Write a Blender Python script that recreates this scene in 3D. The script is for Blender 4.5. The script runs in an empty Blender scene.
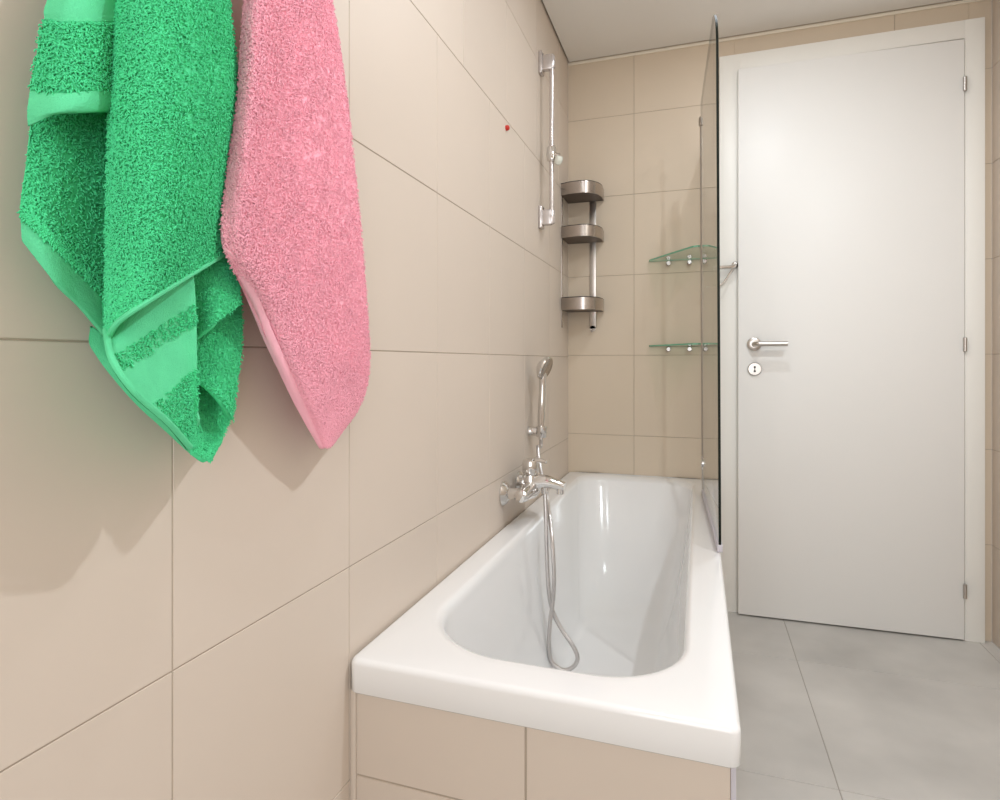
import bpy, bmesh, math, random
import numpy as np
from mathutils import Vector, Matrix

random.seed(7)
rng = np.random.default_rng(7)
S = bpy.context.scene
COL = S.collection

# ------------------------------------------------------------------ camera
CAM_H = 0.944
F = 598.0
HOR = 361.0
YAW = math.radians(18.4)
cs, sn = math.cos(YAW), math.sin(YAW)
# world axes: x across the room (left wall negative), y into the room (towards the door), z up
WL, WR, WB, WF, CEIL = -0.5125, 0.935, 2.43, -0.95, 2.173


def ray(px, py):
    u = (px - 500) / F
    return Vector((u * cs - sn, u * sn + cs, (HOR - py) / F))


def hit(px, py, x=None, y=None, z=None):
    """point of the room seen at a photo position, on a plane of the room"""
    d = ray(px, py)
    if x is not None:
        t = x / d.x
    elif y is not None:
        t = y / d.y
    else:
        t = (z - CAM_H) / d.z
    return Vector((0, 0, CAM_H)) + d * t


cam = bpy.data.cameras.new('camera')
co = bpy.data.objects.new('camera', cam)
COL.objects.link(co)
co.location = (0, 0, CAM_H)
co.rotation_euler = (math.pi / 2, 0, YAW)
cam.sensor_width = 36
cam.lens = F / 1000 * 36
cam.shift_y = -(400 - HOR) / 1000
cam.clip_start = 0.01
S.camera = co


# ------------------------------------------------------------------ materials
def lin(c):
    c = c / 255
    return c / 12.92 if c <= 0.04045 else ((c + 0.055) / 1.055) ** 2.4


def rgb(r, g, b):
    return (lin(r), lin(g), lin(b), 1)


def mat(name, col, rough=0.5, metal=0.0, spec=0.5, var=0.0, scale=3.0, bump=0.0, bscale=60.0, sheen=0.0,
        coat=0.0, per_island=0.0):
    m = bpy.data.materials.new(name)
    m.use_nodes = True
    nt = m.node_tree
    b = nt.nodes['Principled BSDF']
    b.inputs['Base Color'].default_value = col
    b.inputs['Roughness'].default_value = rough
    b.inputs['Metallic'].default_value = metal
    b.inputs['Specular IOR Level'].default_value = spec
    b.inputs['Coat Weight'].default_value = coat
    if sheen:
        b.inputs['Sheen Weight'].default_value = sheen
        b.inputs['Sheen Roughness'].default_value = 0.5
        b.inputs['Sheen Tint'].default_value = col
    tc = nt.nodes.new('ShaderNodeTexCoord')
    if var or per_island:
        last = None
        if var:
            n = nt.nodes.new('ShaderNodeTexNoise')
            n.inputs['Scale'].default_value = scale
            n.inputs['Detail'].default_value = 4
            nt.links.new(tc.outputs['Object'], n.inputs['Vector'])
            mr = nt.nodes.new('ShaderNodeMapRange')
            mr.inputs['From Min'].default_value = 0.25
            mr.inputs['From Max'].default_value = 0.75
            mr.inputs['To Min'].default_value = 1 - var
            mr.inputs['To Max'].default_value = 1 + var
            nt.links.new(n.outputs['Fac'], mr.inputs['Value'])
            last = mr.outputs[0]
        if per_island:
            g = nt.nodes.new('ShaderNodeNewGeometry')
            mr = nt.nodes.new('ShaderNodeMapRange')
            mr.inputs['To Min'].default_value = 1 - per_island
            mr.inputs['To Max'].default_value = 1 + per_island
            nt.links.new(g.outputs['Random Per Island'], mr.inputs['Value'])
            if last is not None:
                mm = nt.nodes.new('ShaderNodeMath')
                mm.operation = 'MULTIPLY'
                nt.links.new(last, mm.inputs[0])
                nt.links.new(mr.outputs[0], mm.inputs[1])
                last = mm.outputs[0]
            else:
                last = mr.outputs[0]
        mx = nt.nodes.new('ShaderNodeVectorMath')
        mx.operation = 'SCALE'
        mx.inputs[0].default_value = col[:3]
        nt.links.new(last, mx.inputs['Scale'])
        nt.links.new(mx.outputs[0], b.inputs['Base Color'])
    if bump:
        n2 = nt.nodes.new('ShaderNodeTexNoise')
        n2.inputs['Scale'].default_value = bscale
        n2.inputs['Detail'].default_value = 3
        nt.links.new(tc.outputs['Object'], n2.inputs['Vector'])
        bp = nt.nodes.new('ShaderNodeBump')
        bp.inputs['Strength'].default_value = bump
        bp.inputs['Distance'].default_value = 0.002
        nt.links.new(n2.outputs['Fac'], bp.inputs['Height'])
        nt.links.new(bp.outputs[0], b.inputs['Normal'])
    return m


M = {}
M['tile'] = mat('beige_tile', rgb(212, 199, 186), 0.48, spec=0.24, var=0.02, scale=2.5, per_island=0.012, bump=0.03, bscale=40)
M['tile_warm_lit'] = mat('beige_tile_warm_lit', rgb(211, 196, 176), 0.48, spec=0.24, var=0.02, scale=2.5, per_island=0.012, bump=0.03, bscale=40)  # same tile, tinted yellower to put the warmer light into its colour
M['grout'] = mat('grout', rgb(174, 161, 146), 0.9, spec=0.2, var=0.08, scale=14)
M['floor'] = mat('grey_floor_tile', rgb(192, 189, 184), 0.36, spec=0.35, var=0.2, scale=3.0, per_island=0.02, bump=0.04, bscale=30)
M['floor_grout'] = mat('floor_grout', rgb(164, 158, 151), 0.9, spec=0.2)
M['ceil'] = mat('ceiling_paint', rgb(232, 229, 224), 0.8, spec=0.25, var=0.01, scale=2)
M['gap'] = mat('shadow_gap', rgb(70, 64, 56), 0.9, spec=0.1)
M['white_trim'] = mat('white_trim', rgb(232, 224, 208), 0.5, var=0.02)
M['plaster'] = mat('plaster', rgb(214, 200, 180), 0.85, spec=0.2, var=0.02)
M['tub'] = mat('white_enamel', rgb(239, 239, 239), 0.14, spec=0.5, coat=0.3, var=0.004, scale=4)
M['door'] = mat('white_lacquer', rgb(238, 237, 234), 0.42, spec=0.4, var=0.008, scale=2)
M['jamb'] = mat('white_jamb', rgb(240, 238, 232), 0.42, spec=0.4, var=0.006, scale=2)
M['steel'] = mat('brushed_steel', rgb(196, 190, 184), 0.3, 1.0, var=0.04, scale=30)
M['dark_steel'] = mat('brushed_dark_steel', rgb(184, 175, 168), 0.26, 1.0, var=0.05, scale=30)
M['chrome'] = mat('chrome', rgb(226, 224, 222), 0.07, 1.0, var=0.01)
M['satin'] = mat('satin_plastic', rgb(212, 206, 204), 0.25, 0.7, var=0.02)
M['black'] = mat('black_gap', rgb(26, 24, 22), 0.7, spec=0.2)
M['tray'] = mat('tray_base', rgb(96, 84, 76), 0.45, 0.2, var=0.04)
M['seal'] = mat('grey_seal', rgb(196, 192, 200), 0.4, var=0.02)
M['glass_edge'] = mat('dark_glass_edge', rgb(24, 28, 22), 0.5, spec=0.15, var=0.05)
M['green_edge'] = mat('green_glass_edge', rgb(128, 190, 160), 0.2, spec=0.6, var=0.05)
M['red'] = mat('red_plastic', rgb(190, 36, 24), 0.4, var=0.03)
M['clear_plastic'] = mat('pale_plastic', rgb(222, 224, 214), 0.2, var=0.02)
M['hose'] = mat('hose_metal', rgb(206, 202, 200), 0.28, 0.85, bump=0.3, bscale=400)
M['green'] = mat('green_terry', rgb(86, 218, 154), 0.95, spec=0.1, sheen=0.35, per_island=0.10, var=0.05, scale=20)
M['green_w'] = mat('green_woven', rgb(100, 214, 158), 0.9, spec=0.12, sheen=0.25, var=0.05, scale=60, bump=0.4, bscale=900)
M['pink'] = mat('pink_terry', rgb(255, 186, 203), 0.95, spec=0.1, sheen=0.35, per_island=0.07, var=0.04, scale=20)
M['pink_w'] = mat('pink_woven', rgb(255, 188, 205), 0.9, spec=0.12, sheen=0.25, var=0.04, scale=60, bump=0.4, bscale=900)


def glass_mat(name, tint, ior=1.5):
    m = bpy.data.materials.new(name)
    m.use_nodes = True
    nt = m.node_tree
    nt.nodes.remove(nt.nodes['Principled BSDF'])
    out = nt.nodes['Material Output']
    tr = nt.nodes.new('ShaderNodeBsdfTransparent')
    tr.inputs['Color'].default_value = tint
    gl = nt.nodes.new('ShaderNodeBsdfGlossy')
    gl.inputs['Roughness'].default_value = 0.0
    fr = nt.nodes.new('ShaderNodeFresnel')
    fr.inputs['IOR'].default_value = ior
    # same air-to-glass Fresnel on both faces of the pane
    geo = nt.nodes.new('ShaderNodeNewGeometry')
    dp = nt.nodes.new('ShaderNodeVectorMath')
    dp.operation = 'DOT_PRODUCT'
    nt.links.new(geo.outputs['Incoming'], dp.inputs[0])
    nt.links.new(geo.outputs['Normal'], dp.inputs[1])
    ab = nt.nodes.new('ShaderNodeMath'); ab.operation = 'ABSOLUTE'
    nt.links.new(dp.outputs['Value'], ab.inputs[0])
    om = nt.nodes.new('ShaderNodeMath'); om.operation = 'SUBTRACT'
    om.inputs[0].default_value = 1.0
    nt.links.new(ab.outputs[0], om.inputs[1])
    pw = nt.nodes.new('ShaderNodeMath'); pw.operation = 'POWER'
    nt.links.new(om.outputs[0], pw.inputs[0]); pw.inputs[1].default_value = 5
    ml = nt.nodes.new('ShaderNodeMath'); ml.operation = 'MULTIPLY_ADD'
    nt.links.new(pw.outputs[0], ml.inputs[0]); ml.inputs[1].default_value = 0.96; ml.inputs[2].default_value = 0.04
    nt.nodes.remove(fr)
    # both faces of a pane together reflect 2F / (1 + F); the far face adds nothing more
    tw = nt.nodes.new('ShaderNodeMath'); tw.operation = 'MULTIPLY'
    nt.links.new(ml.outputs[0], tw.inputs[0]); tw.inputs[1].default_value = 2.0
    op = nt.nodes.new('ShaderNodeMath'); op.operation = 'ADD'
    nt.links.new(ml.outputs[0], op.inputs[0]); op.inputs[1].default_value = 1.0
    dv = nt.nodes.new('ShaderNodeMath'); dv.operation = 'DIVIDE'
    nt.links.new(tw.outputs[0], dv.inputs[0]); nt.links.new(op.outputs[0], dv.inputs[1])
    ff = nt.nodes.new('ShaderNodeMath'); ff.operation = 'SUBTRACT'
    ff.inputs[0].default_value = 1.0
    nt.links.new(geo.outputs['Backfacing'], ff.inputs[1])
    fin = nt.nodes.new('ShaderNodeMath'); fin.operation = 'MULTIPLY'
    nt.links.new(dv.outputs[0], fin.inputs[0]); nt.links.new(ff.outputs[0], fin.inputs[1])
    ml = fin
    mx = nt.nodes.new('ShaderNodeMixShader')
    nt.links.new(ml.outputs[0], mx.inputs[0])
    nt.links.new(tr.outputs[0], mx.inputs[1])
    nt.links.new(gl.outputs[0], mx.inputs[2])
    nt.links.new(mx.outputs[0], out.inputs['Surface'])
    return m


M['glass'] = glass_mat('clear_glass', (0.985, 0.995, 0.988, 1))
M['glass_g'] = glass_mat('greenish_glass', (0.86, 0.95, 0.90, 1))


# ------------------------------------------------------------------ mesh helpers
class MB:
    def __init__(self):
        self.bm = bmesh.new()

    def _new(self, fs, mi, smooth):
        for f in fs:
            f.material_index = mi
            f.smooth = smooth

    def box(self, lo, hi, mi=0, bevel=0.0, seg=2, mtx=None, smooth=False):
        bm = self.bm
        r = bmesh.ops.create_cube(bm, size=1.0)
        vs = r['verts']
        lo, hi = Vector(lo), Vector(hi)
        for v in vs:
            v.co = Vector((lo[i] + (v.co[i] + 0.5) * (hi[i] - lo[i]) for i in range(3)))
        fs = list({f for v in vs for f in v.link_faces})
        if bevel:
            es = list({e for v in vs for e in v.link_edges})
            rb = bmesh.ops.bevel(bm, geom=es, offset=bevel, segments=seg, affect='EDGES', profile=0.5)
            vs = list({v for f in rb['faces'] for v in f.verts} | {v for v in vs if v.is_valid})
            fs = list({f for v in vs for f in v.link_faces})
        if mtx is not None:
            for v in vs:
                v.co = mtx @ v.co
        self._new(fs, mi, smooth or bool(bevel))
        return self

    def tube(self, pts, rad, mi=0, n=12, cap=True, smooth=True):
        """sweep a circle along points; rad is a number or one per point"""
        bm = self.bm
        pts = [Vector(p) for p in pts]
        rads = rad if hasattr(rad, '__len__') else [rad] * len(pts)
        rings = []
        up = None
        for i, p in enumerate(pts):
            a = pts[max(0, i - 1)]
            b = pts[min(len(pts) - 1, i + 1)]
            t = (b - a)
            if t.length < 1e-9:
                t = Vector((0, 0, 1))
            t.normalize()
            if up is None:
                up = t.orthogonal().normalized()
            else:
                up = (up - t * up.dot(t))
                up = up.normalized() if up.length > 1e-6 else t.orthogonal().normalized()
            w = t.cross(up)
            rings.append([bm.verts.new(p + (up * math.cos(2 * math.pi * k / n) + w * math.sin(2 * math.pi * k / n)) * rads[i]) for k in range(n)])
        fs = []
        for a, b in zip(rings, rings[1:]):
            for k in range(n):
                fs.append(bm.faces.new((a[k], a[(k + 1) % n], b[(k + 1) % n], b[k])))
        self._new(fs, mi, smooth)
        if cap:
            cf = [bm.faces.new(list(reversed(rings[0]))), bm.faces.new(rings[-1])]
            self._new(cf, mi, False)
        return self

    def lathe(self, prof, origin, axis, mi=0, n=24, smooth=True):
        """prof: list of (distance along the axis, radius)"""
        o, ax = Vector(origin), Vector(axis).normalized()
        return self.tube2([o + ax * h for h, _ in prof], [r for _, r in prof], ax, mi, n, smooth)

    def tube2(self, pts, rads, ax, mi, n, smooth):
        bm = self.bm
        u = ax.orthogonal().normalized()
        w = ax.cross(u)
        rings = [[bm.verts.new(p + (u * math.cos(2 * math.pi * k / n) + w * math.sin(2 * math.pi * k / n)) * max(r, 1e-5)) for k in range(n)] for p, r in zip(pts, rads)]
        fs = []
        for a, b in zip(rings, rings[1:]):
            for k in range(n):
                fs.append(bm.faces.new((a[k], a[(k + 1) % n], b[(k + 1) % n], b[k])))
        fs.append(bm.faces.new(list(reversed(rings[0]))))
        fs.append(bm.faces.new(rings[-1]))
        self._new(fs, mi, smooth)
        return self

    def prism(self, poly, z0, z1, mi=0, mi_side=None, smooth=False):
        bm = self.bm
        a = [bm.verts.new((p[0], p[1], z0)) for p in poly]
        b = [bm.verts.new((p[0], p[1], z1)) for p in poly]
        n = len(poly)
        fs = [bm.faces.new(list(reversed(a))), bm.faces.new(b)]
        self._new(fs, mi, False)
        sd = [bm.faces.new((a[k], a[(k + 1) % n], b[(k + 1) % n], b[k])) for k in range(n)]
        self._new(sd, mi if mi_side is None else mi_side, smooth)
        return self

    def build(self, name, mats, parent=None, sharp=35, recalc=True):
        bm = self.bm
        if recalc:
            bmesh.ops.recalc_face_normals(bm, faces=bm.faces)
        for e in bm.edges:
            if len(e.link_faces) == 2 and e.calc_face_angle(0) > math.radians(sharp):
                e.smooth = False
        me = bpy.data.meshes.new(name)
        bm.to_mesh(me)
        bm.free()
        return link(name, me, mats, parent)


def link(name, me, mats, parent=None):
    for m in (mats if isinstance(mats, (list, tuple)) else [mats]):
        me.materials.append(m)
    o = bpy.data.objects.new(name, me)
    COL.objects.link(o)
    if parent is not None:
        o.parent = parent
        bpy.context.view_layer.update()
        o.matrix_parent_inverse = Matrix.Translation(parent.location).inverted()
    return o


def thing(name, loc, label, cat, group=None):
    o = bpy.data.objects.new(name, None)
    o.empty_display_size = 0.05
    COL.objects.link(o)
    o.location = loc
    return tag(o, label, cat, group)


def tag(o, label=None, cat=None, group=None, kind=None):
    if label:
        o['label'] = label
    if cat:
        o['category'] = cat
    if group:
        o['group'] = group
    if kind:
        o['kind'] = kind
    return o


def struct(o):
    o['kind'] = 'structure'
    return o


# ------------------------------------------------------------------ tiled surfaces
def tiled(name, mats, to3d, us, vs, holes=(), gap=0.0016, depth=0.0012, thick=0.02, row_us=None):
    """a wall of tiles: us / vs are joint positions; to3d(u, v, h) places a point h in front of the wall"""
    bm = bmesh.new()

    def quad(u0, v0, u1, v1, h, mi):
        f = bm.faces.new([bm.verts.new(to3d(*p)) for p in ((u0, v0, h), (u1, v0, h), (u1, v1, h), (u0, v1, h))])
        f.material_index = mi

    def clip(u0, v0, u1, v1):
        rects = [(u0, v0, u1, v1)]
        for (a, b, c, d) in holes:
            nxt = []
            for (x0, y0, x1, y1) in rects:
                if c <= x0 or a >= x1 or d <= y0 or b >= y1:
                    nxt.append((x0, y0, x1, y1)); continue
                if a > x0: nxt.append((x0, y0, a, y1))
                if c < x1: nxt.append((c, y0, x1, y1))
                m0, m1 = max(a, x0), min(c, x1)
                if b > y0: nxt.append((m0, y0, m1, b))
                if d < y1: nxt.append((m0, d, m1, y1))
            rects = nxt
        return rects

    U0, U1, V0, V1 = us[0], us[-1], vs[0], vs[-1]
    for r in clip(U0, V0, U1, V1):
        quad(*r, 0.0, 1)
    for j in range(len(vs) - 1):
        uu = row_us(j, us) if row_us else us
        for i in range(len(uu) - 1):
            u0 = uu[i] + (gap / 2 if i else 0)
            u1 = uu[i + 1] - (gap / 2 if i < len(uu) - 2 else 0)
            v0 = vs[j] + (gap / 2 if j else 0)
            v1 = vs[j + 1] - (gap / 2 if j < len(vs) - 2 else 0)
            for (a, b, c, d) in clip(u0, v0, u1, v1):
                e = 0.0006
                if c - a < 0.004 or d - b < 0.004:
                    continue
                top = [bm.verts.new(to3d(*p)) for p in ((a + e, b + e, depth), (c - e, b + e, depth), (c - e, d - e, depth), (a + e, d - e, depth))]
                bot = [bm.verts.new(to3d(*p)) for p in ((a, b, 0), (c, b, 0), (c, d, 0), (a, d, 0))]
                bm.faces.new(top)
                for k in range(4):
                    bm.faces.new((bot[k], bot[(k + 1) % 4], top[(k + 1) % 4], top[k]))
    # solid back of the wall
    for r in clip(U0, V0, U1, V1):
        quad(*r, -thick, 1)
    me = bpy.data.meshes.new(name)
    bm.normal_update()
    bm.to_mesh(me)
    bm.free()
    return struct(link(name, me, mats))


def joints(lo, hi, origin, step):
    k0 = math.ceil((lo - origin) / step + 0.03)
    out = [lo]
    k = k0
    while origin + k * step < hi - 0.01:
        out.append(origin + k * step)
        k += 1
    return out + [hi]


TD = 0.0012
zs_left = [0, 0.296, 0.6255, 0.961, 1.291, 1.619, 1.95, CEIL + 0.02]
us_left = joints(WF, WB, 0.4765, 0.3265)


def rows_left(j, us):
    if zs_left[j] > 1.6:                       # top course starts with a cut tile
        return joints(WF, WB, 0.4785 + 0.145, 0.326)
    return us


tiled('wall_left', [M['tile'], M['grout']], lambda u, v, h: (WL - TD + h, u, v), us_left, zs_left, row_us=rows_left)
# doorway in the back wall
DX0, DX1, DZ = 0.148, 0.85, 2.033
us_back = joints(WL, WR, -0.2456 - 0.267 * 0, 0.2665)
us_back = [WL, -0.2456, 0.054, 0.652, WR]
zs_back = joints(0, CEIL + 0.02, 0.646, 0.321)
tiled('wall_back', [M['tile_warm_lit'], M['grout']], lambda u, v, h: (u, WB + TD - h, v), us_back, zs_back, holes=[(DX0 - 0.02, -1, DX1 + 0.02, DZ + 0.02)], gap=0.0016)
tiled('wall_right', [M['tile'], M['grout']], lambda u, v, h: (WR + TD - h, u, v), joints(WF, WB, 0.40, 0.326), zs_back)
tiled('wall_front', [M['tile'], M['grout']], lambda u, v, h: (u, WF - TD + h, v), joints(WL, WR, 0.1, 0.33), zs_left)
tiled('floor', [M['floor'], M['floor_grout']], lambda u, v, h: (u, v, -TD + h), [WL, -0.307, 0.293, 0.893, WR], [WF, -0.315, 0.285, 0.885, 1.485, 2.085, WB + 0.09], gap=0.002)

b = MB()
b.box((WL + 0.006, WF, CEIL), (WR - 0.006, WB - 0.007, CEIL + 0.012))
struct(b.build('ceiling', M['ceil']))
b = MB()
b.box((WL - 0.02, WF, CEIL + 0.025), (WR + 0.02, WB + 0.02, CEIL + 0.045))
struct(b.build('ceiling_slab', M['gap']))
b = MB()
b.box((WL, WB - 0.006, CEIL - 0.014), (WR, WB, CEIL - 0.003), bevel=0.002)
struct(b.build('trim_1', M['white_trim']))

# ------------------------------------------------------------------ door
dr = thing('door_1', (0.848, WB, 0), 'white lacquered flush door standing slightly ajar in a white casing', 'door')
dr['kind'] = 'structure'
b = MB()
y0 = WB - 0.022
b.box((0.073, y0, 0), (DX0, WB + 0.002, 2.095), bevel=0.002)
b.box((DX1, y0, 0), (0.908, WB + 0.002, 2.095), bevel=0.002)
b.box((DX0 - 0.004, y0 + 0.0002, DZ), (DX1 + 0.004, WB + 0.002, 2.0948), bevel=0.002)
# jamb lining through the wall with a stop
b.box((DX0 - 0.018, WB, 0), (DX0, WB + 0.1, DZ + 0.018))
b.box((DX1, WB, 0), (DX1 + 0.018, WB + 0.1, DZ + 0.018))
b.box((DX0, WB, DZ), (DX1, WB + 0.1, DZ + 0.018))
b.box((DX0, WB + 0.045, 0), (DX0 + 0.014, WB + 0.1, DZ))
b.box((DX1 - 0.014, WB + 0.045, 0), (DX1, WB + 0.1, DZ))
b.box((DX0, WB + 0.045, DZ - 0.014), (DX1, WB + 0.1, DZ))
fr = b.build('door_frame', M['jamb'], dr)
# leaf, hinged on the right
LA = math.radians(1.3)
hinge = Vector((0.847, WB - 0.030, 0))
LM = Matrix.Translation(hinge) @ Matrix.Rotation(LA, 4, 'Z')    # leaf local: x runs from -0.7 (handle) to 0 (hinge), y into the wall
b = MB()
b.box((-0.709, 0, 0.006), (0, 0.020, 2.027), bevel=0.002, mtx=LM)
b.box((-0.692, 0.0195, 0.008), (-0.012, 0.044, 2.016), mtx=LM)
leaf = b.build('door_leaf', M['door'], dr)
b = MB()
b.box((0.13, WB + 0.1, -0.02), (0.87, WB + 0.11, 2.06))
struct(b.build('dark_void_sheet', M['gap']))  # dark sheet standing in for the unlit void behind the door
# hinges
for zc in (1.875, 0.999, 0.170):
    b = MB()
    b.lathe([(-0.024, 0.0045), (-0.023, 0.0058), (0.023, 0.0058), (0.024, 0.0045)], (0.8482, WB - 0.031, zc), (0, 0, 1), n=14)
    b.box((0.8475, WB - 0.028, zc - 0.022), (0.8535, WB - 0.021, zc + 0.022))
    b.build('hinge', M['steel'], dr)


def leafpt(px, py, off=0.0):
    """photo position on the leaf's face, off metres in front of it"""
    d = ray(px, py)
    n = (LM.to_3x3() @ Vector((0, -1, 0))).normalized()
    p0 = hinge + n * off
    t = (p0 - Vector((0, 0, CAM_H))).dot(n) / d.dot(n)
    return Vector((0, 0, CAM_H)) + d * t


ln = (LM.to_3x3() @ Vector((0, -1, 0))).normalized()
lx = (LM.to_3x3() @ Vector((1, 0, 0))).normalized()
# lever handle
c = leafpt(754, 344.2)
b = MB()
b.lathe([(0, 0.0245), (0.006, 0.0245), (0.008, 0.022), (0.009, 0.012)], c, ln, n=28)
rose = b.build('door_handle', M['steel'], dr)
b = MB()
e1 = c + ln * 0.044
pts = [c + ln * 0.008, c + ln * 0.030]
for k in range(7):
    a = k / 6 * math.pi / 2
    pts.append(c + ln * (0.030 + 0.014 * math.sin(a)) + lx * (0.014 * (1 - math.cos(a))))
pts.append(e1 + lx * 0.106)
b.tube(pts, 0.0092, n=16)
b.build('lever', M['steel'], rose)
c2 = leafpt(754.5, 369)
b = MB()
b.lathe([(0, 0.0235), (0.006, 0.0235), (0.008, 0.0215), (0.0082, 0.0)], c2, ln, n=28)
esc = b.build('key_rose', M['steel'], dr)
b = MB()
b.lathe([(0.0078, 0.004), (0.0086, 0.004)], c2 + Vector((0, 0, 0.007)), ln, n=12)
b.lathe([(0.0078, 0.004), (0.0086, 0.004)], c2 + Vector((0, 0, -0.008)), ln, n=12)
b.box((-0.0012, 0, -0.004), (0.0012, 0.0086, 0.004), mtx=Matrix.Translation(c2 + ln * 0.0086 ) @ Matrix.Rotation(LA, 4, 'Z'))
b.build('keyhole', M['black'], esc)

# robe hook on the casing
hb = Vector((0.128, WB - 0.022, 1.304))
rh = thing('robe_hook', hb, 'small chrome two-armed robe hook fixed to the white door casing', 'hook')
b = MB()
b.lathe([(0, 0.012), (0.004, 0.012), (0.006, 0.008), (0.02, 0.006)], hb, (0, -1, 0), n=18)
b.build('base', M['chrome'], rh)
b = MB()
tip = Vector((0.047, 2.358, 1.290))
b.tube([hb + Vector((0, -0.016, -0.002)), hb + Vector((-0.006, -0.028, -0.009)), hb + Vector((-0.016, -0.034, -0.011)), tip], 0.0078, n=12)
b.tube([tip + Vector((0.003, 0, 0.002)), tip + Vector((0.002, 0, -0.018))], 0.0026, n=8)
b.build('arm', M['chrome'], rh)
b = MB()
p1 = Vector((0.078, 2.372, 1.226)); p2 = Vector((0.030, 2.352, 1.218))
b.tube([hb + Vector((-0.002, -0.014, -0.006)), hb + Vector((-0.014, -0.022, -0.025)), p1 + Vector((0.008, 0, 0.008)), p1 + Vector((-0.006, 0, 0)), p2], 0.0036, n=8)
b.lathe([(-0.005, 0.001), (-0.004, 0.0042), (0, 0.0055), (0.004, 0.0042), (0.005, 0.001)], p2, (1, 0, 0), n=12)
b.build('arm', M['chrome'], rh)

# ------------------------------------------------------------------ bathtub
RZ = 0.49
TX0, TX1, TY0, TY1 = WL + 0.004, 0.050, 0.793, WB - 0.002


def rrect(x0, x1, y0, y1, rads, z, k=14, m=10):
    """rounded rectangle loop; rads = near-left, near-right, far-right, far-left"""
    pts = []
    cor = [((x0, y0), math.pi, rads[0], (1, 1)), ((x1, y0), 1.5 * math.pi, rads[1], (-1, 1)), ((x1, y1), 0, rads[2], (-1, -1)), ((x0, y1), 0.5 * math.pi, rads[3], (1, -1))]
    arcs = []
    for (cx, cy), a0, r, (sx, sy) in cor:
        ox, oy = cx + sx * r, cy + sy * r
        arcs.append([(ox + r * math.cos(a0 + math.pi / 2 * i / k), oy + r * math.sin(a0 + math.pi / 2 * i / k)) for i in range(k + 1)])
    for i, arc in enumerate(arcs):
        pts += arc
        nx = arcs[(i + 1) % 4][0]
        lx_ = arc[-1]
        for j in range(1, m):
            pts.append((lx_[0] + (nx[0] - lx_[0]) * j / m, lx_[1] + (nx[1] - lx_[1]) * j / m))
    return [(p[0], p[1], z) for p in pts]


def lerp(a, b_, t):
    return a + (b_ - a) * t


loops = []
loops.append(rrect(TX0 + 0.03, TX1 - 0.03, TY0 + 0.03, TY1 - 0.03, [0.01] * 4, 0.4385))
loops.append(rrect(TX0 + 0.003, TX1 - 0.003, TY0 + 0.003, TY1 - 0.003, [0.012] * 4, 0.4375))
loops.append(rrect(TX0, TX1, TY0, TY1, [0.014] * 4, 0.4405))
loops.append(rrect(TX0, TX1, TY0, TY1, [0.014] * 4, RZ - 0.009))
for a in (0.25, 0.5, 0.75, 1.0):
    ins = 0.009 * (1 - math.cos(a * math.pi / 2))
    loops.append(rrect(TX0 + ins, TX1 - ins, TY0 + ins, TY1 - ins, [0.014] * 4, RZ - 0.009 + 0.009 * math.sin(a * math.pi / 2)))
# basin: rim opening and floor outline
I0 = dict(x0=-0.444, x1=-0.022, y0=0.874, y1=2.385)
I1 = dict(x0=-0.345, x1=-0.125, y0=1.03, y1=1.93)
R0 = [0.165, 0.135, 0.11, 0.11]
R1 = [0.105, 0.105, 0.105, 0.105]
FZ = 0.085
prof = [(-0.16, RZ)]                               # (fraction towards the floor outline, height)
for a in np.linspace(0, 1, 9):
    prof.append((-0.10 + 0.13 * math.sin(a * math.pi / 2), RZ - 0.024 * (1 - math.cos(a * math.pi / 2))))
for g_ in np.linspace(0.02, 1, 24):
    prof.append((0.03 + 0.97 * g_, FZ + (RZ - 0.024 - FZ) * (1 - g_) ** 2.3))
for f, z in prof:
    q = {k: lerp(I0[k], I1[k], f) for k in I0}
    loops.append(rrect(q['x0'], q['x1'], q['y0'], q['y1'], [lerp(a, b_, min(max(f, 0), 1)) for a, b_ in zip(R0, R1)], z))
lastq = q
for s in (0.75, 0.45, 0.15):
    cx, cy = (lastq['x0'] + lastq['x1']) / 2, (lastq['y0'] + lastq['y1']) / 2
    hw, hd = (lastq['x1'] - lastq['x0']) / 2 * s, (lastq['y1'] - lastq['y0']) / 2 * s
    loops.append(rrect(cx - hw, cx + hw, cy - hd, cy + hd, [min(hw, 0.12) * 0.95] * 4, FZ - 0.004 * (1 - s)))
bm = bmesh.new()
rings = [[bm.verts.new(p) for p in lp] for lp in loops]
n = len(rings[0])
for a, c_ in zip(rings, rings[1:]):
    for k in range(n):
        bm.faces.new((a[k], a[(k + 1) % n], c_[(k + 1) % n], c_[k])).smooth = True
bm.faces.new(rings[-1]).smooth = True
bmesh.ops.recalc_face_normals(bm, faces=bm.faces)
me = bpy.data.meshes.new('bathtub')
bm.to_mesh(me); bm.free()
tub = link('bathtub', me, M['tub'])
tag(tub, 'long white enamelled built-in bathtub along the beige tiled wall', 'bathtub')
# tiled apron under the tub
AY, AX = 0.808, 0.044
tiled('wall_tub_front', [M['tile'], M['grout']], lambda u, v, h: (u, AY + TD - h, v), [WL + 0.010, -0.231, AX - 0.006], [0, 0.304, 0.4365], gap=0.003)
tiled('wall_tub_side', [M['tile'], M['grout']], lambda u, v, h: (AX - TD + h, u, v), [AY, 1.12, 1.446, 1.772, 2.098, WB], [0, 0.304, 0.4365], gap=0.003)
b = MB()
b.box((AX - 0.006, AY - 0.0015, 0), (AX + 0.0005, AY + 0.006, 0.4365), bevel=0.001)
struct(b.build('trim_2', M['seal']))
b = MB()
b.box((WL, AY - 0.004, 0), (WL + 0.010, AY + 0.01, 0.4365), bevel=0.002)
struct(b.build('trim_3', M['tile']))

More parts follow.
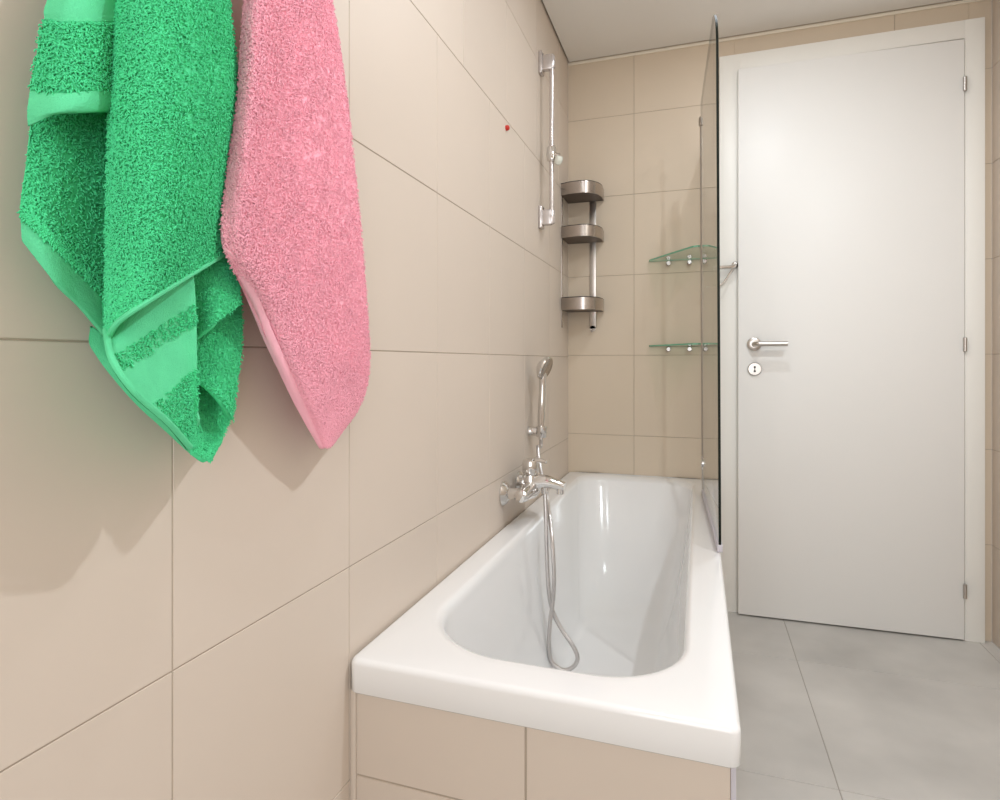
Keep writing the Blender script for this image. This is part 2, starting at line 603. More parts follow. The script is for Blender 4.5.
# ------------------------------------------------------------------ glass bath screen
PB = Vector((0.0146, 2.140)); PF = Vector((0.0472, 1.506))
dirp = (PF - PB); PL = dirp.length; dirp.normalize()
norp = Vector((-dirp.y, dirp.x))
LEAN = 0.0050


def pan(s, z, h=0.0):
    """point of the swing panel: s from the hinge side, z height, h off its mid plane"""
    p = PB + dirp * s + norp * h
    return Vector((p.x - LEAN * (z - 0.5), p.y, z))


sc = thing('shower_screen', (PB.x, PB.y, RZ), 'clear glass bath screen with dark front edge standing on the tub rim', 'shower screen')
ZB, ZT = 0.503, 1.815
out = [(0.004, ZB), (PL, ZB)]
rc = 0.125
for i in range(15):
    a = i / 14 * math.pi / 2
    out.append((PL - rc + rc * math.cos(a), ZT - rc + rc * math.sin(a)))
out.append((0.004, ZT))
bm = bmesh.new()
fa = [bm.verts.new(pan(s, z, 0.003)) for s, z in out]
fb = [bm.verts.new(pan(s, z, -0.003)) for s, z in out]
bm.faces.new(fa).material_index = 0
bm.faces.new(list(reversed(fb))).material_index = 0
for k in range(len(out)):
    f = bm.faces.new((fa[k], fb[k], fb[(k + 1) % len(out)], fa[(k + 1) % len(out)]))
    f.material_index = 1
bmesh.ops.recalc_face_normals(bm, faces=bm.faces)
me = bpy.data.meshes.new('glass_panel'); bm.to_mesh(me); bm.free()
gp = link('glass_panel', me, [M['glass'], M['glass_edge']], sc)
# fixed strip from the back wall to the hinge line
b = MB()
FX = PB.x
b.box((FX - 0.003, 2.150, RZ + 0.002), (FX + 0.003, WB - 0.001, 1.762), 0)
fp = b.build('fixed_panel', [M['glass']], sc)
# hinge post
b = MB()
b.tube([pan(0, RZ + 0.001), pan(0, 1.765)], 0.0060, n=12)
b.tube([pan(0, 1.742), pan(0, 1.765), pan(0, 1.772)], [0.0095, 0.0095, 0.006], n=14)
b.build('hinge_post', M['steel'], sc)
for z in (0.600,):
    b = MB()
    b.tube([pan(0, z - 0.022), pan(0, z + 0.022)], 0.0072, n=14)
    o_ = pan(0.016, z)
    b.lathe([(-0.008, 0.010), (-0.006, 0.0125), (0.006, 0.0125), (0.008, 0.010)], o_, (norp.x, norp.y, 0), n=20)
    b.build('hinge', M['chrome'], sc)
# seal lip under the swing panel
b = MB()
mt = Matrix(((dirp.x, norp.x, 0, PB.x), (dirp.y, norp.y, 0, PB.y), (0, 0, 1, 0), (0, 0, 0, 1)))
b.box((0.006, -0.006, RZ + 0.0015), (PL, 0.006, ZB + 0.007), bevel=0.001, mtx=mt)
b.build('bottom_seal', M['seal'], sc)

# glass corner shelves, between back wall and fixed strip
for (z, nm) in ((1.338, 'upper clear glass corner shelf on the back wall beside the bath screen'), (1.003, 'lower clear glass corner shelf on the back wall, level with the door handle')):
    xr = FX - 0.0035
    lft = hit(649, 300, y=WB).x
    poly = [(lft, WB - 0.002), (xr, WB - 0.002), (xr, 2.165), (xr - 0.014, 2.158)]
    for k in range(9):
        t = k / 8
        # gently bowed slanting front
        x = lerp(xr - 0.03, lft + 0.004, t); y = lerp(2.162, WB - 0.022, t) - 0.003 * math.sin(t * math.pi)
        poly.append((x, y))
    sh = thing('glass_shelf', ((lft + xr) / 2, WB, z), nm, 'shelf', 'glass corner shelves')
    b = MB()
    b.prism(poly, z - 0.003, z + 0.003, 0, 1)
    b.build('glass_plate', [M['glass_g'], M['green_edge']], sh)
    for xc in (lft + 0.075, xr - 0.045):
        b = MB()
        b.lathe([(0, 0.009), (0.018, 0.009), (0.020, 0.007)], (xc, WB, z - 0.013), (0, -1, 0), n=16)
        b.box((xc - 0.006, WB - 0.016, z - 0.012), (xc + 0.006, WB, z - 0.0045), bevel=0.001)
        b.build('clip', M['satin'], sh)

# ------------------------------------------------------------------ corner caddy
cx0, cy0 = WL - 0.0005, WB + 0.0005
cd = thing('corner_caddy', (cx0, cy0, 1.06), 'three-tier brushed metal corner caddy fixed in the tiled corner above the tub', 'shower caddy')
ctrl = [(cx0, 2.298), (-0.475, 2.283), (-0.43, 2.279), (-0.400, 2.290), (-0.376, 2.318), (-0.363, 2.365), (-0.3645, cy0)]


def catmull(P, n):
    P = np.asarray(P, float)
    m = len(P)
    t = np.linspace(0, m - 1, n)
    i = np.clip(np.floor(t).astype(int), 0, m - 2)
    u = (t - i)[:, None]
    ext = np.vstack([2 * P[0] - P[1], P, 2 * P[-1] - P[-2]])
    p0, p1, p2, p3 = ext[i], ext[i + 1], ext[i + 2], ext[i + 3]
    return 0.5 * ((2 * p1) + (-p0 + p2) * u + (2 * p0 - 5 * p1 + 4 * p2 - p3) * u ** 2 + (-p0 + 3 * p1 - 3 * p2 + p3) * u ** 3)


curve = [tuple(p) for p in catmull(ctrl, 40)]
for zt, zb in ((1.637, 1.592), (1.468, 1.425), (1.190, 1.143)):
    b = MB()
    inner = []
    for i, p in enumerate(curve):
        a = Vector(curve[max(0, i - 1)]); c_ = Vector(curve[min(len(curve) - 1, i + 1)])
        t = (c_ - a).normalized(); nn = Vector((-t.y, t.x))
        inner.append(tuple(Vector(p) + nn * 0.0025))
    inner[0] = (cx0, inner[0][1]); inner[-1] = (inner[-1][0], cy0)
    bm = b.bm
    for i in range(len(curve) - 1):
        q = [curve[i], curve[i + 1], inner[i + 1], inner[i]]
        vb = [bm.verts.new((p[0], p[1], zb)) for p in q]
        vt = [bm.verts.new((p[0], p[1], zt)) for p in q]
        for f in ((vb[0], vb[1], vt[1], vt[0]), (vb[2], vb[3], vt[3], vt[2])):
            bm.faces.new(f).smooth = True
        bm.faces.new((vt[0], vt[1], vt[2], vt[3])); bm.faces.new((vb[3], vb[2], vb[1], vb[0]))
    bmesh.ops.remove_doubles(bm, verts=bm.verts, dist=1e-6)
    band = b.build('front_band', M['dark_steel'], cd)
    b = MB()
    b.prism([(p[0], p[1]) for p in inner] + [(cx0, cy0)], zb + 0.001, zb + 0.004)
    b.build('tray_floor', M['tray'], band)
    b = MB()
    b.tube([(p[0], p[1], zt + 0.001) for p in inner], 0.0022, n=8)
    b.build('rim_wire', M['black'], band)
b = MB()
b.box((cx0 - 0.0005, 2.300, 1.075), (cx0 + 0.004, 2.318, 1.64), bevel=0.001)
b.build('upright', M['dark_steel'], cd)
xa, xb = hit(589.7, 300, y=WB).x, hit(596, 300, y=WB).x
b = MB()
b.box((xa, cy0 - 0.004, 1.075), (xb, cy0 + 0.0005, 1.60), bevel=0.001)
b.lathe([(-0.004, (xb - xa) / 2 - 0.001), (0.0005, (xb - xa) / 2 - 0.001)], ((xa + xb) / 2, cy0, 1.076), (0, 1, 0), n=20)
b.tube([((xa + xb) / 2, cy0 - 0.003, 1.07), ((xa + xb) / 2, cy0 - 0.018, 1.062), ((xa + xb) / 2, cy0 - 0.024, 1.074)], 0.003, n=8)
b.build('upright', M['steel'], cd)

# ------------------------------------------------------------------ slide rail on the left wall
bx, by = WL + 0.042, 1.966
sr = thing('slide_rail', (WL, by, 1.40), 'tall chrome shower slide rail with no shower head, high on the tiled wall', 'shower rail')
b = MB()
b.tube([(bx, by, 1.405), (bx, by, 1.975)], 0.0078, n=18)
b.build('bar', M['satin'], sr)
for z in (1.950, 1.428):
    b = MB()
    b.box((WL - 0.0005, by - 0.018, z - 0.036), (WL + 0.012, by + 0.020, z + 0.040), bevel=0.004)
    b.box((WL + 0.008, by - 0.012, z - 0.026), (bx + 0.002, by + 0.012, z + 0.026), bevel=0.005)
    b.lathe([(-0.021, 0.0105), (-0.018, 0.0118), (0.018, 0.0118), (0.021, 0.0105)], (bx, by, z), (0, 0, 1), n=18)
    b.build('wall_bracket', M['satin'], sr)
zs = hit(551, 154, y=by).z
b = MB()
b.lathe([(-0.026, 0.010), (-0.022, 0.0155), (0.0, 0.0185), (0.022, 0.0155), (0.026, 0.010)], (bx, by, zs), (0, 0, 1), n=20)
b.tube([(bx, by, zs), (bx + 0.028, by - 0.006, zs - 0.012)], [0.011, 0.008], n=14)
sl = b.build('slider', M['chrome'], sr)
b = MB()
kc = Vector((bx + 0.026, by - 0.010, zs - 0.026))
b.lathe([(-0.016, 0.006), (-0.013, 0.0105), (-0.004, 0.0135), (0.006, 0.0130), (0.013, 0.010), (0.0135, 0.006)], kc, Vector((0.45, -0.35, 1)), n=20)
b.build('holder_cup', M['clear_plastic'], sl)

# red wall plug
p = hit(506, 128, x=WL)
b = MB()
b.lathe([(-0.002, 0.0072), (0.005, 0.0074), (0.0085, 0.006), (0.010, 0.003)], p, (1, 0, 0), n=18)
o = b.build('wall_plug', M['red'])
tag(o, 'small red plastic plug sticking out of the beige tiled wall', 'wall plug')

# ------------------------------------------------------------------ bath mixer
my, mz, mx = 1.640, 0.5800, WL + 0.058
bt = thing('bath_mixer', (WL, my, mz), 'chrome single-lever bath mixer tap on the tiled wall above the tub rim', 'tap')
for yy in (my - 0.075, my + 0.075):
    b = MB()
    b.lathe([(-0.0005, 0.034), (0.004, 0.034), (0.012, 0.028), (0.018, 0.018), (0.020, 0.014)], (WL, yy, mz), (1, 0, 0), n=28)
    b.lathe([(0.018, 0.0165), (0.040, 0.0165)], (WL, yy, mz), (1, 0, 0), n=6, smooth=False)
    b.build('wall_flange', M['chrome'], bt)
b = MB()
prof_b = [(-0.098, 0.012), (-0.095, 0.0175), (-0.075, 0.020), (-0.045, 0.021), (-0.02, 0.0255), (0.0, 0.027), (0.02, 0.0255), (0.045, 0.021), (0.075, 0.020), (0.095, 0.0175), (0.098, 0.012)]
b.lathe(prof_b, (mx, my, mz), (0, 1, 0), n=24)
for yy in (my - 0.075, my + 0.075):
    b.tube([(WL + 0.036, yy, mz), (mx, yy, mz)], [0.016, 0.017], n=18)
# cartridge dome
b.lathe([(0.0, 0.026), (0.018, 0.0235), (0.030, 0.021), (0.034, 0.0205)], (mx, my, mz + 0.008), (0, 0, 1), n=24)
b.build('body', M['chrome'], bt)
b = MB()
sp = []
for t in np.linspace(0, 1, 14):
    x = lerp(mx + 0.0, WL + 0.158, t)
    z = mz + 0.015 + 0.016 * math.sin(min(1, t * 1.5) * math.pi * 0.6) - 0.016 * t ** 1.6
    sp.append((x, my - 0.006 * t, z))
b.tube(sp, [lerp(0.023, 0.0125, t) for t in np.linspace(0, 1, 14)], n=18)
b.lathe([(0, 0.0105), (0.016, 0.0105), (0.017, 0.009)], (WL + 0.146, my - 0.006, mz + 0.010), (0, 0, -1), n=18)
b.build('spout', M['chrome'], bt)
b = MB()
b.lathe([(0, 0.0205), (0.006, 0.0235), (0.032, 0.023), (0.040, 0.020), (0.044, 0.012), (0.0445, 0)], (mx, my, mz + 0.043), (0, 0, 1), n=24)
b.tube([(mx + 0.006, my, mz + 0.078), (mx + 0.03, my - 0.004, mz + 0.084), (mx + 0.048, my - 0.007, mz + 0.080)], [0.0085, 0.006, 0.0045], n=12)
b.build('lever', M['chrome'], bt)
b = MB()
b.tube([(mx - 0.020, my - 0.012, mz + 0.016), (mx - 0.026, my - 0.016, mz + 0.036)], 0.0035, n=10)
b.lathe([(0, 0.004), (0.002, 0.0075), (0.008, 0.0075), (0.010, 0.004)], (mx - 0.026, my - 0.016, mz + 0.034), (0, 0, 1), n=14)
b.build('diverter_knob', M['chrome'], bt)
b = MB()
hx = -0.412
b.lathe([(0, 0.011), (0.016, 0.011), (0.018, 0.009)], (hx, my + 0.002, mz + 0.008), (0, 0, -1), n=18)
b.build('hose_outlet', M['chrome'], bt)

# hand shower bracket, hand shower and hose
hy, hz = 1.825, 0.722
hbk = thing('shower_holder', (WL, hy, hz), 'small chrome wall holder carrying the hand shower, above the mixer', 'shower holder')
b = MB()
b.lathe([(-0.0005, 0.016), (0.006, 0.016), (0.010, 0.0145), (0.030, 0.0140)], (WL, hy, hz), (1, 0, 0), n=20)
b.build('stem', M['chrome'], hbk)
b = MB()
b.lathe([(-0.017, 0.0145), (-0.014, 0.0165), (0.014, 0.0175), (0.017, 0.0155)], (WL + 0.043, hy, hz), (0.06, 0, 1), n=20)
b.build('cradle', M['chrome'], hbk)
hs = thing('hand_shower', (WL + 0.043, hy, hz - 0.02), 'chrome hand shower standing upright in its holder on the tiled wall', 'hand shower')
b = MB()
A = Vector((WL + 0.041, hy, hz - 0.026)); Bp = Vector((WL + 0.047, hy - 0.002, hz + 0.158))
pts = [A.lerp(Bp, t) for t in np.linspace(0, 1, 8)]
b.tube(pts, [0.0075, 0.010, 0.0112, 0.0118, 0.0118, 0.0112, 0.0105, 0.011], n=16)
b.build('handle', M['chrome'], hs)
hc = Vector((WL + 0.054, hy - 0.004, hz + 0.200))
ax = Vector((0.90, -0.16, -0.36)).normalized()
b = MB()
b.lathe([(-0.024, 0.004), (-0.022, 0.014), (-0.014, 0.027), (-0.004, 0.0385), (0.004, 0.040), (0.008, 0.0375)], hc, ax, n=30)
b.tube([Bp - Vector((0, 0, 0.004)), Bp + Vector((0.001, 0, 0.018)), hc - ax * 0.014], [0.011, 0.0125, 0.014], n=14)
b.build('head', M['chrome'], hs)
b = MB()
b.lathe([(0.0078, 0.0355), (0.0092, 0.033), (0.0094, 0)], hc, ax, n=30)
b.build('spray_face', M['dark_steel'], hs)

q = [(hx, my + 0.002, mz - 0.006)]
for (px_, py_, yy) in ((546, 520, 1.632), (547, 560, 1.622), (549, 592, 1.61), (553, 612, 1.602), (562, 630, 1.595), (573, 646, 1.588), (577.5, 658, 1.583), (573, 667, 1.58), (563, 670, 1.575), (552, 662, 1.575), (549, 645, 1.58), (550, 622, 1.586), (553, 600, 1.592), (554, 572, 1.60), (552, 540, 1.62), (549.5, 515, 1.66), (545, 488, 1.70)):
    q.append(tuple(hit(px_, py_, y=yy)))
q += [tuple(hit(540, 466, y=1.755)), tuple(hit(538, 448, y=1.79)), (A.x, A.y, A.z - 0.02), (A.x, A.y, A.z + 0.004)]
path = catmull(q, 260)
b = MB()
b.tube([tuple(p_) for p_ in path], 0.0058, n=10)
hose = b.build('shower_hose', M['hose'])
tag(hose, 'long silver shower hose hanging in a loop inside the white tub', 'shower hose')


# ------------------------------------------------------------------ towels
OFFK = 1.25


def surf(rows, nu, nv):
    """rows of (photo x, photo y, distance off the left wall) -> smooth grid of points"""
    R = []
    for row in rows:
        pts = [tuple(hit(px_, py_, x=WL + off * OFFK)) for (px_, py_, off) in row]
        R.append(catmull(pts, nu))
    R = np.array(R)                      # rows x nu x 3
    G = np.array([catmull(R[:, j], nv) for j in range(nu)]).transpose(1, 0, 2)
    return G                             # nv x nu x 3


def grid_normals(G):
    du = np.gradient(G, axis=1); dv = np.gradient(G, axis=0)
    N = np.cross(du, dv)
    N /= np.linalg.norm(N, axis=2, keepdims=True) + 1e-12
    if N[..., 0].mean() < 0:
        N = -N
    return N


class Cloth:
    def __init__(self):
        self.v, self.f, self.n = [], [], 0

    def add(self, V, Fc):
        self.v.append(np.asarray(V, float)); self.f.append(np.asarray(Fc) + self.n); self.n += len(V)

    def sheet(self, G, thick=0.0035, wob=0.0006):
        nv, nu, _ = G.shape
        N = grid_normals(G)
        Gf = G + N * (rng.normal(0, wob, (nv, nu, 1)))
        Bk = G - N * thick
        idx = np.arange(nv * nu).reshape(nv, nu)
        a, b_, c_, d = idx[:-1, :-1].ravel(), idx[:-1, 1:].ravel(), idx[1:, 1:].ravel(), idx[1:, :-1].ravel()
        fr_ = np.stack([a, b_, c_, d], 1)
        # outward orientation of the front
        t = np.cross(Gf[0, 1] - Gf[0, 0], Gf[1, 1] - Gf[0, 0])
        if t.dot(N[0, 0]) < 0:
            fr_ = fr_[:, ::-1]
        bk = fr_[:, ::-1] + nv * nu
        rim = np.concatenate([idx[0, :], idx[1:, -1], idx[-1, -2::-1], idx[-2:0, 0]])
        r2 = np.roll(rim, -1)
        sd = np.stack([rim, r2, r2 + nv * nu, rim + nv * nu], 1)
        self.add(np.vstack([Gf.reshape(-1, 3), Bk.reshape(-1, 3)]), np.vstack([fr_, bk, sd]))

    def tufts(self, G, pitch=0.00165, length=0.0031, rad=0.00056, mask=None, edge=True):
        """terry loops: little bent yarn ends standing on the cloth"""
        nv, nu, _ = G.shape
        N = grid_normals(G)
        w = np.linalg.norm(np.diff(G, axis=1), axis=2).sum(1).mean()
        h = np.linalg.norm(np.diff(G, axis=0), axis=2).sum(0).mean()
        cnt = int(w * h / pitch ** 2)
        tu = rng.random(cnt); tv = rng.random(cnt)
        if mask is not None:
            k = mask(tu, tv); tu, tv = tu[k], tv[k]; cnt = len(tu)
        if cnt == 0:
            return

        def samp(A):
            x = tu * (nu - 1); y = tv * (nv - 1)
            i = np.minimum(x.astype(int), nu - 2); j = np.minimum(y.astype(int), nv - 2)
            fx = (x - i)[:, None]; fy = (y - j)[:, None]
            return (A[j, i] * (1 - fx) + A[j, i + 1] * fx) * (1 - fy) + (A[j + 1, i] * (1 - fx) + A[j + 1, i + 1] * fx) * fy
        P = samp(G); Nn = samp(N)
        Nn /= np.linalg.norm(Nn, axis=1, keepdims=True)
        rnd = rng.normal(0, 1, (cnt, 3))
        T = rnd - (rnd * Nn).sum(1, keepdims=True) * Nn
        T /= np.linalg.norm(T, axis=1, keepdims=True)
        T2 = np.cross(Nn, T)
        drp = np.array([0, 0, -1.0])[None, :]
        L = (length * rng.uniform(0.6, 1.25, cnt))[:, None]
        R_ = (rad * rng.uniform(0.75, 1.25, cnt))[:, None]
        c0 = P - Nn * 0.0006
        c1 = P + Nn * L * 0.45 + T * L * 0.22
        c2 = P + Nn * L * 0.66 + T * L * 0.62 + drp * L * 0.15
        c3 = P + Nn * L * 0.50 + T * L * 0.95 + drp * L * 0.28
        rings_ = []
        for c_, s in ((c0, 1.0), (c1, 1.05), (c2, 0.95), (c3, 0.45)):
            for k in range(4):
                a_ = k * math.pi / 2
                rings_.append(c_ + (T2 * math.cos(a_) + Nn * math.sin(a_) * 0.9 + T * (0.0 if s != 1.0 else math.sin(a_))) * R_ * s)
        V = np.stack(rings_, 1)               # cnt x 16 x 3
        base = (np.arange(cnt) * 16)[:, None]
        fl = []
        for r_ in range(3):
            for k in range(4):
                fl.append([r_ * 4 + k, r_ * 4 + (k + 1) % 4, r_ * 4 + 4 + (k + 1) % 4, r_ * 4 + 4 + k])
        fl.append([12, 13, 14, 15])
        Fc = (base[:, None, :] + np.array(fl)[None, :, :]).reshape(-1, 4)
        self.add(V.reshape(-1, 3), Fc)

    def build(self, name, m, parent=None):
        V = np.vstack(self.v); Fc = np.vstack(self.f)
        me = bpy.data.meshes.new(name)
        me.vertices.add(len(V)); me.vertices.foreach_set('co', V.ravel().astype(np.float32))
        me.loops.add(Fc.size); me.loops.foreach_set('vertex_index', Fc.ravel().astype(np.int32))
        me.polygons.add(len(Fc))
        me.polygons.foreach_set('loop_start', np.arange(0, Fc.size, 4, dtype=np.int32))
        me.polygons.foreach_set('use_smooth', np.ones(len(Fc), dtype=bool))
        me.update(calc_edges=True)
        me.validate()
        return link(name, me, m, parent)


def terry(cl, rows, nu=44, nv=70, mask=None, **kw):
    G = surf(rows, nu, nv)
    cl.sheet(G)
    cl.tufts(G, mask=mask, **kw)
    return G


class Woven:
    def __init__(self):
        self.parts = []

    def sheet(self, G):
        c_ = Cloth(); c_.sheet(G, wob=0.00012); self.parts.append(c_)

    def build(self, name, m, parent):
        for c_ in self.parts:
            c_.build(name, m, parent)


g = Cloth(); gw = Woven()
# front roll of the green towel
terry(g, [
    [(150, -150, .034), (160, -150, .046), (176, -150, .052), (190, -150, .046), (200, -150, .034)],
    [(132, -70, .036), (148, -72, .055), (175, -74, .064), (202, -72, .056), (218, -70, .036)],
    [(117, 0, .040), (134, 0, .062), (172, 0, .074), (212, 0, .064), (229, 0, .040)],
    [(111, 90, .044), (128, 90, .068), (170, 90, .082), (220, 90, .066), (238, 90, .036)],
    [(108, 180, .046), (125, 178, .070), (165, 170, .084), (212, 160, .066), (233, 150, .036)],
    [(107, 265, .048), (122, 258, .070), (160, 245, .082), (202, 222, .064), (229, 205, .036)],
    [(107, 338, .052), (118, 320, .068), (148, 299, .078), (190, 273, .064), (225, 252, .040)],
], nu=60, nv=130)
# left flap with its own hem
top = [[(125, -150, .026), (135, -150, .034), (145, -150, .036), (152, -150, .03)],
       [(78, -70, .026), (96, -70, .040), (116, -70, .044), (134, -70, .036)]]
Ga = surf(top + [[(47, 0, .028), (68, 0, .044), (94, 0, .048), (120, 0, .040)],
                 [(44, 20, .028), (66, 22, .045), (92, 22, .049), (118, 22, .042)]], 40, 40)
gw.sheet(Ga)
terry(g, [[(44, 20, .028), (66, 22, .046), (92, 22, .050), (118, 22, .042)],
          [(37, 55, .030), (62, 58, .048), (90, 57, .053), (117, 56, .044)],
          [(30, 90, .032), (60, 93, .050), (88, 91, .055), (116, 90, .046)]], nu=40, nv=36)
gw.sheet(surf([[(30, 90, .032), (60, 93, .051), (88, 91, .056), (116, 90, .047)],
               [(28, 103, .033), (58, 104, .053), (86, 103, .058), (116, 102, .048)],
               [(27, 116, .031), (55, 112, .052), (85, 111, .057), (116, 110, .047)],
               [(28, 126, .029), (55, 115, .049), (85, 113, .054), (116, 112, .044)]], 40, 24))
# lower layer behind the flap, ending in a slanting hem
terry(g, [[(36, 84, .016), (60, 84, .018), (90, 84, .018), (116, 84, .018)],
          [(30, 140, .020), (58, 140, .024), (88, 145, .020), (114, 150, .018)],
          [(22, 200, .026), (52, 222, .032), (82, 248, .028), (112, 270, .022)],
          [(21, 215, .026), (52, 246, .033), (80, 275, .030), (110, 306, .024)]], nu=50, nv=60)
gw.sheet(surf([[(21, 214, .026), (52, 245, .033), (80, 274, .030), (110, 305, .024)],
               [(21, 228, .026), (52, 264, .034), (80, 290, .031), (108, 322, .026)],
               [(22, 241, .024), (52, 279, .033), (80, 306, .030), (106, 336, .026)]], 40, 16))
# strip of the back layer below the hem
gw.sheet(surf([[(92, 326, .016), (104, 334, .018), (116, 340, .018)],
               [(94, 352, .018), (112, 362, .022), (126, 372, .024)],
               [(130, 398, .020), (146, 402, .026), (160, 404, .030)],
               [(166, 432, .022), (176, 434, .030), (184, 436, .034)],
               [(191, 455, .026), (195, 455, .034), (199, 454, .038)]], 20, 50))
# inner fold with woven stripes
rowsC = [[(106, 326, .044), (136, 302, .052), (165, 283, .054), (193, 262, .050)],
         [(112, 358, .072), (144, 338, .060), (174, 318, .056), (196, 306, .060)],
         [(134, 391, .082), (160, 372, .064), (182, 356, .060), (197, 350, .064)],
         [(168, 422, .080), (182, 408, .068), (190, 396, .062), (197, 388, .064)],
         [(191, 449, .072), (193, 440, .064), (195, 430, .060), (196, 420, .062)]]
GC = surf(rowsC, 46, 70)
gw.sheet(GC)
g.tufts(GC, mask=lambda u, v: ((v > 0.24) & (v < 0.36)) | (v > 0.62), length=0.0026)
# rolled rim of that fold
rim = [hit(*p_[:2], x=WL + p_[2] * OFFK) for p_ in ((106, 330, .052), (112, 359, .075), (134, 391, .085), (168, 422, .083), (190, 447, .074))]
rp = catmull([tuple(p_) for p_ in rim], 50)
hemrim = MB()
hemrim.tube([tuple(p_) for p_ in rp], 0.0026, n=8)
rim2 = catmull([tuple(hit(*p_[:2], x=WL + p_[2] * OFFK)) for p_ in ((107, 339, .053), (118, 321, .069), (148, 300, .079), (190, 274, .065), (225, 253, .041))], 50)
edge_roll = MB()
edge_roll.tube([tuple(p_ - np.array([0, 0, 0.001])) for p_ in rim2], 0.0022, n=8)
# right-hand back folds
terry(g, [[(190, 266, .030), (208, 256, .034), (230, 244, .034)],
          [(193, 300, .030), (214, 284, .040), (238, 268, .036)],
          [(195, 339, .038), (217, 322, .054), (241, 304, .044)]], nu=34, nv=50)
terry(g, [[(193, 326, .018), (217, 312, .022), (241, 296, .022)],
          [(195, 352, .022), (219, 350, .030), (242, 345, .026)],
          [(196, 378, .036), (221, 402, .052), (232, 420, .042)]], nu=34, nv=54)
terry(g, [[(194, 366, .014), (216, 380, .016), (235, 388, .014)],
          [(193, 410, .018), (214, 415, .018), (232, 414, .018)],
          [(192, 440, .040), (212, 446, .044), (222, 436, .036)],
          [(193, 452, .052), (207, 461, .054), (212, 452, .044)]], nu=34, nv=50)
# hanging back layer that ties the lower folds together
terry(g, [[(104, 300, .030), (150, 285, .028), (196, 270, .024), (234, 262, .020)],
          [(110, 345, .040), (150, 335, .034), (196, 330, .024), (238, 320, .016)],
          [(136, 386, .050), (165, 382, .040), (198, 380, .024), (236, 380, .014)],
          [(170, 420, .052), (185, 418, .044), (204, 418, .028), (225, 418, .018)],
          [(192, 446, .052), (198, 447, .046), (207, 448, .038), (210, 446, .032)]], nu=44, nv=50)
gt = g.build('hand_towel', M['green'])
tag(gt, 'thick green terry towel hanging in folds on the beige tiled wall', 'towel')
gw.build('woven_border', M['green_w'], gt)
hemrim.build('hem_roll', M['green_w'], gt)
edge_roll.build('hem_roll', M['green_w'], gt)

pk = Cloth(); pw_ = Woven()
terry(pk, [
    [(270, -150, .030), (280, -150, .040), (292, -150, .044), (304, -150, .030)],
    [(257, -70, .032), (268, -70, .050), (290, -70, .046), (306, -70, .046), (318, -70, .028)],
    [(245, 0, .036), (258, 0, .056), (284, 0, .050), (312, 0, .052), (332, 0, .026)],
    [(239, 90, .048), (254, 90, .064), (282, 90, .050), (318, 90, .054), (346, 90, .026)],
    [(227, 180, .052), (247, 180, .066), (284, 180, .052), (324, 180, .054), (356, 180, .026)],
    [(224, 248, .056), (250, 250, .064), (288, 252, .052), (330, 252, .052), (363, 252, .024)],
    [(258, 307, .046), (274, 308, .056), (304, 310, .052), (338, 310, .048), (368, 320, .024)],
    [(283, 364, .044), (296, 366, .052), (320, 366, .050), (346, 368, .044), (369, 366, .024)],
    [(304, 408, .040), (314, 410, .046), (332, 412, .044), (348, 408, .038), (361, 402, .024)],
    [(322, 443, .034), (325, 445, .036), (328, 446, .036), (332, 443, .034), (336, 438, .030)],
], nu=60, nv=150)
pw_.sheet(surf([[(222, 247, .056), (226, 250, .058), (231, 253, .060)],
                [(236, 276, .052), (243, 277, .056), (249, 278, .058)],
                [(250, 307, .044), (257, 307, .050), (263, 307, .053)],
                [(262, 336, .043), (268, 336, .049), (275, 336, .052)],
                [(275, 364, .042), (281, 364, .048), (288, 364, .050)],
                [(296, 407, .038), (302, 407, .043), (309, 407, .045)],
                [(319, 448, .031), (322, 449, .034), (326, 448, .036)]], 12, 70))
pt = pk.build('hand_towel', M['pink'])
tag(pt, 'thick pink terry towel hanging beside the green one on the tiled wall', 'towel')
pw_.build('woven_border', M['pink_w'], pt)

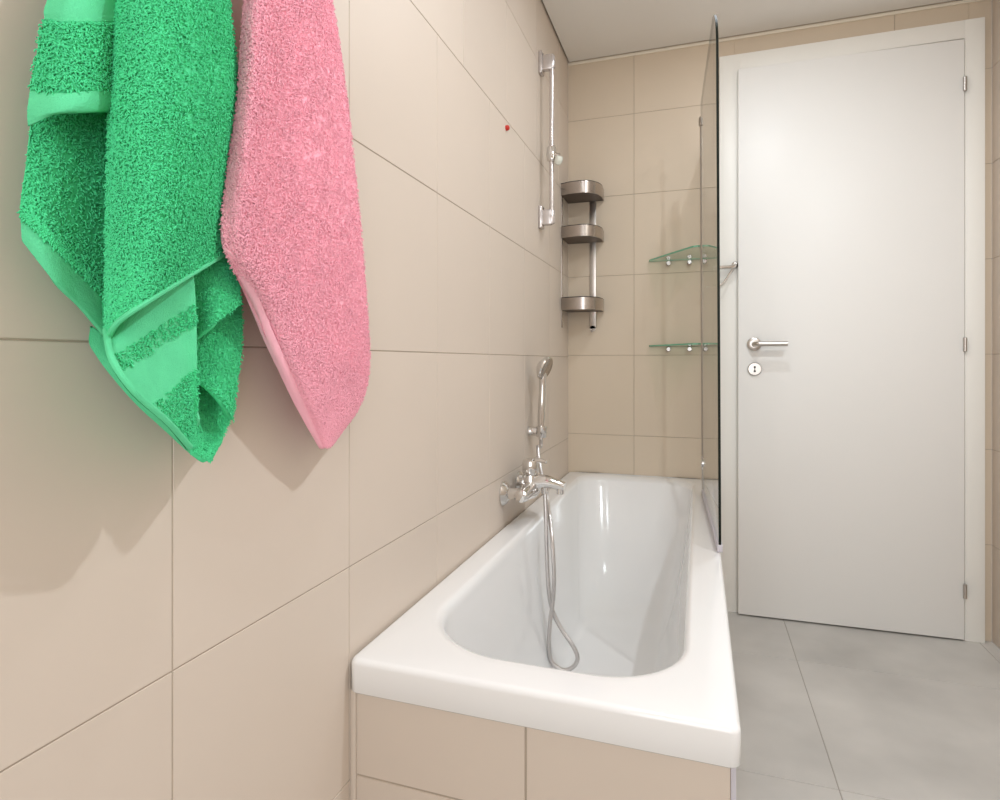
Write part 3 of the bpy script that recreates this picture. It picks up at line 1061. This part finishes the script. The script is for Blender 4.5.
# wall hooks the towels hang from, above the photo's upper edge
for pxx, oo, lab in ((172, 0.050, 'chrome wall hook carrying the green towel'), (287, 0.042, 'chrome wall hook carrying the pink towel')):
    hp = hit(pxx, -150, x=WL + oo * OFFK)
    t = thing('towel_hook', (WL, hp.y, hp.z), lab, 'hook', 'towel hooks')
    b = MB()
    b.lathe([(-0.0005, 0.022), (0.004, 0.022), (0.007, 0.017)], (WL, hp.y, hp.z + 0.012), (1, 0, 0), n=24)
    b.build('base', M['chrome'], t)
    b = MB()
    z_ = hp.z + 0.012
    b.tube([(WL + 0.005, hp.y, z_), (hp.x - 0.01, hp.y, z_ - 0.004), (hp.x + 0.004, hp.y, z_), (hp.x + 0.010, hp.y, z_ + 0.016)], [0.006, 0.006, 0.006, 0.0075], n=14)
    b.build('arm', M['chrome'], t)

# ------------------------------------------------------------------ ceiling downlights
LS = [(-0.13, 0.80, 2.4), (0.62, 0.90, 12.5), (0.14, 1.72, 3.8)]
for i, (x, y, e) in enumerate(LS):
    t = thing('ceiling_downlight', (x, y, CEIL), ['round white ceiling downlight over the bathtub', 'round white ceiling downlight over the open floor', 'round white ceiling downlight nearest the door'][i], 'ceiling light', 'ceiling downlights')
    b = MB()
    b.lathe([(0.0, 0.060), (0.004, 0.060), (0.006, 0.054), (0.006, 0.046), (0.001, 0.044)], (x, y, CEIL), (0, 0, -1), n=32)
    b.build('bezel', M['white_trim'], t)
    L = bpy.data.lights.new('lamp', 'AREA')
    L.shape = 'DISK'; L.size = 0.045; L.energy = e; L.color = (0.875, 0.94, 1.0)
    lo = bpy.data.objects.new('lamp', L)
    COL.objects.link(lo)
    lo.location = (x, y, CEIL - 0.012)

# soft fill light added behind the camera; the wall there has no window
L = bpy.data.lights.new('fill_light', 'AREA')
L.shape = 'RECTANGLE'; L.size = 1.1; L.size_y = 1.3; L.energy = 16; L.color = (0.90, 0.955, 1.0)
lo = bpy.data.objects.new('fill_light', L)
COL.objects.link(lo)
lo.location = (0.30, WF + 0.03, 1.25)
lo.rotation_euler = (math.pi / 2, 0, 0)

W = bpy.data.worlds.new('world'); S.world = W
W.use_nodes = True
W.node_tree.nodes['Background'].inputs[0].default_value = (0.9, 0.93, 1.0, 1)
W.node_tree.nodes['Background'].inputs[1].default_value = 0.3

# ------------------------------------------------------------------ view
S.view_settings.view_transform = 'Standard'
S.view_settings.look = 'None'
S.view_settings.exposure = 0.10
S.view_settings.gamma = 1.0
S.view_settings.use_curve_mapping = False
S.cycles.use_denoising = True
S.cycles.max_bounces = 12
S.cycles.diffuse_bounces = 6
S.cycles.glossy_bounces = 6
S.cycles.transparent_max_bounces = 16
S.cycles.caustics_reflective = False
S.cycles.caustics_refractive = False
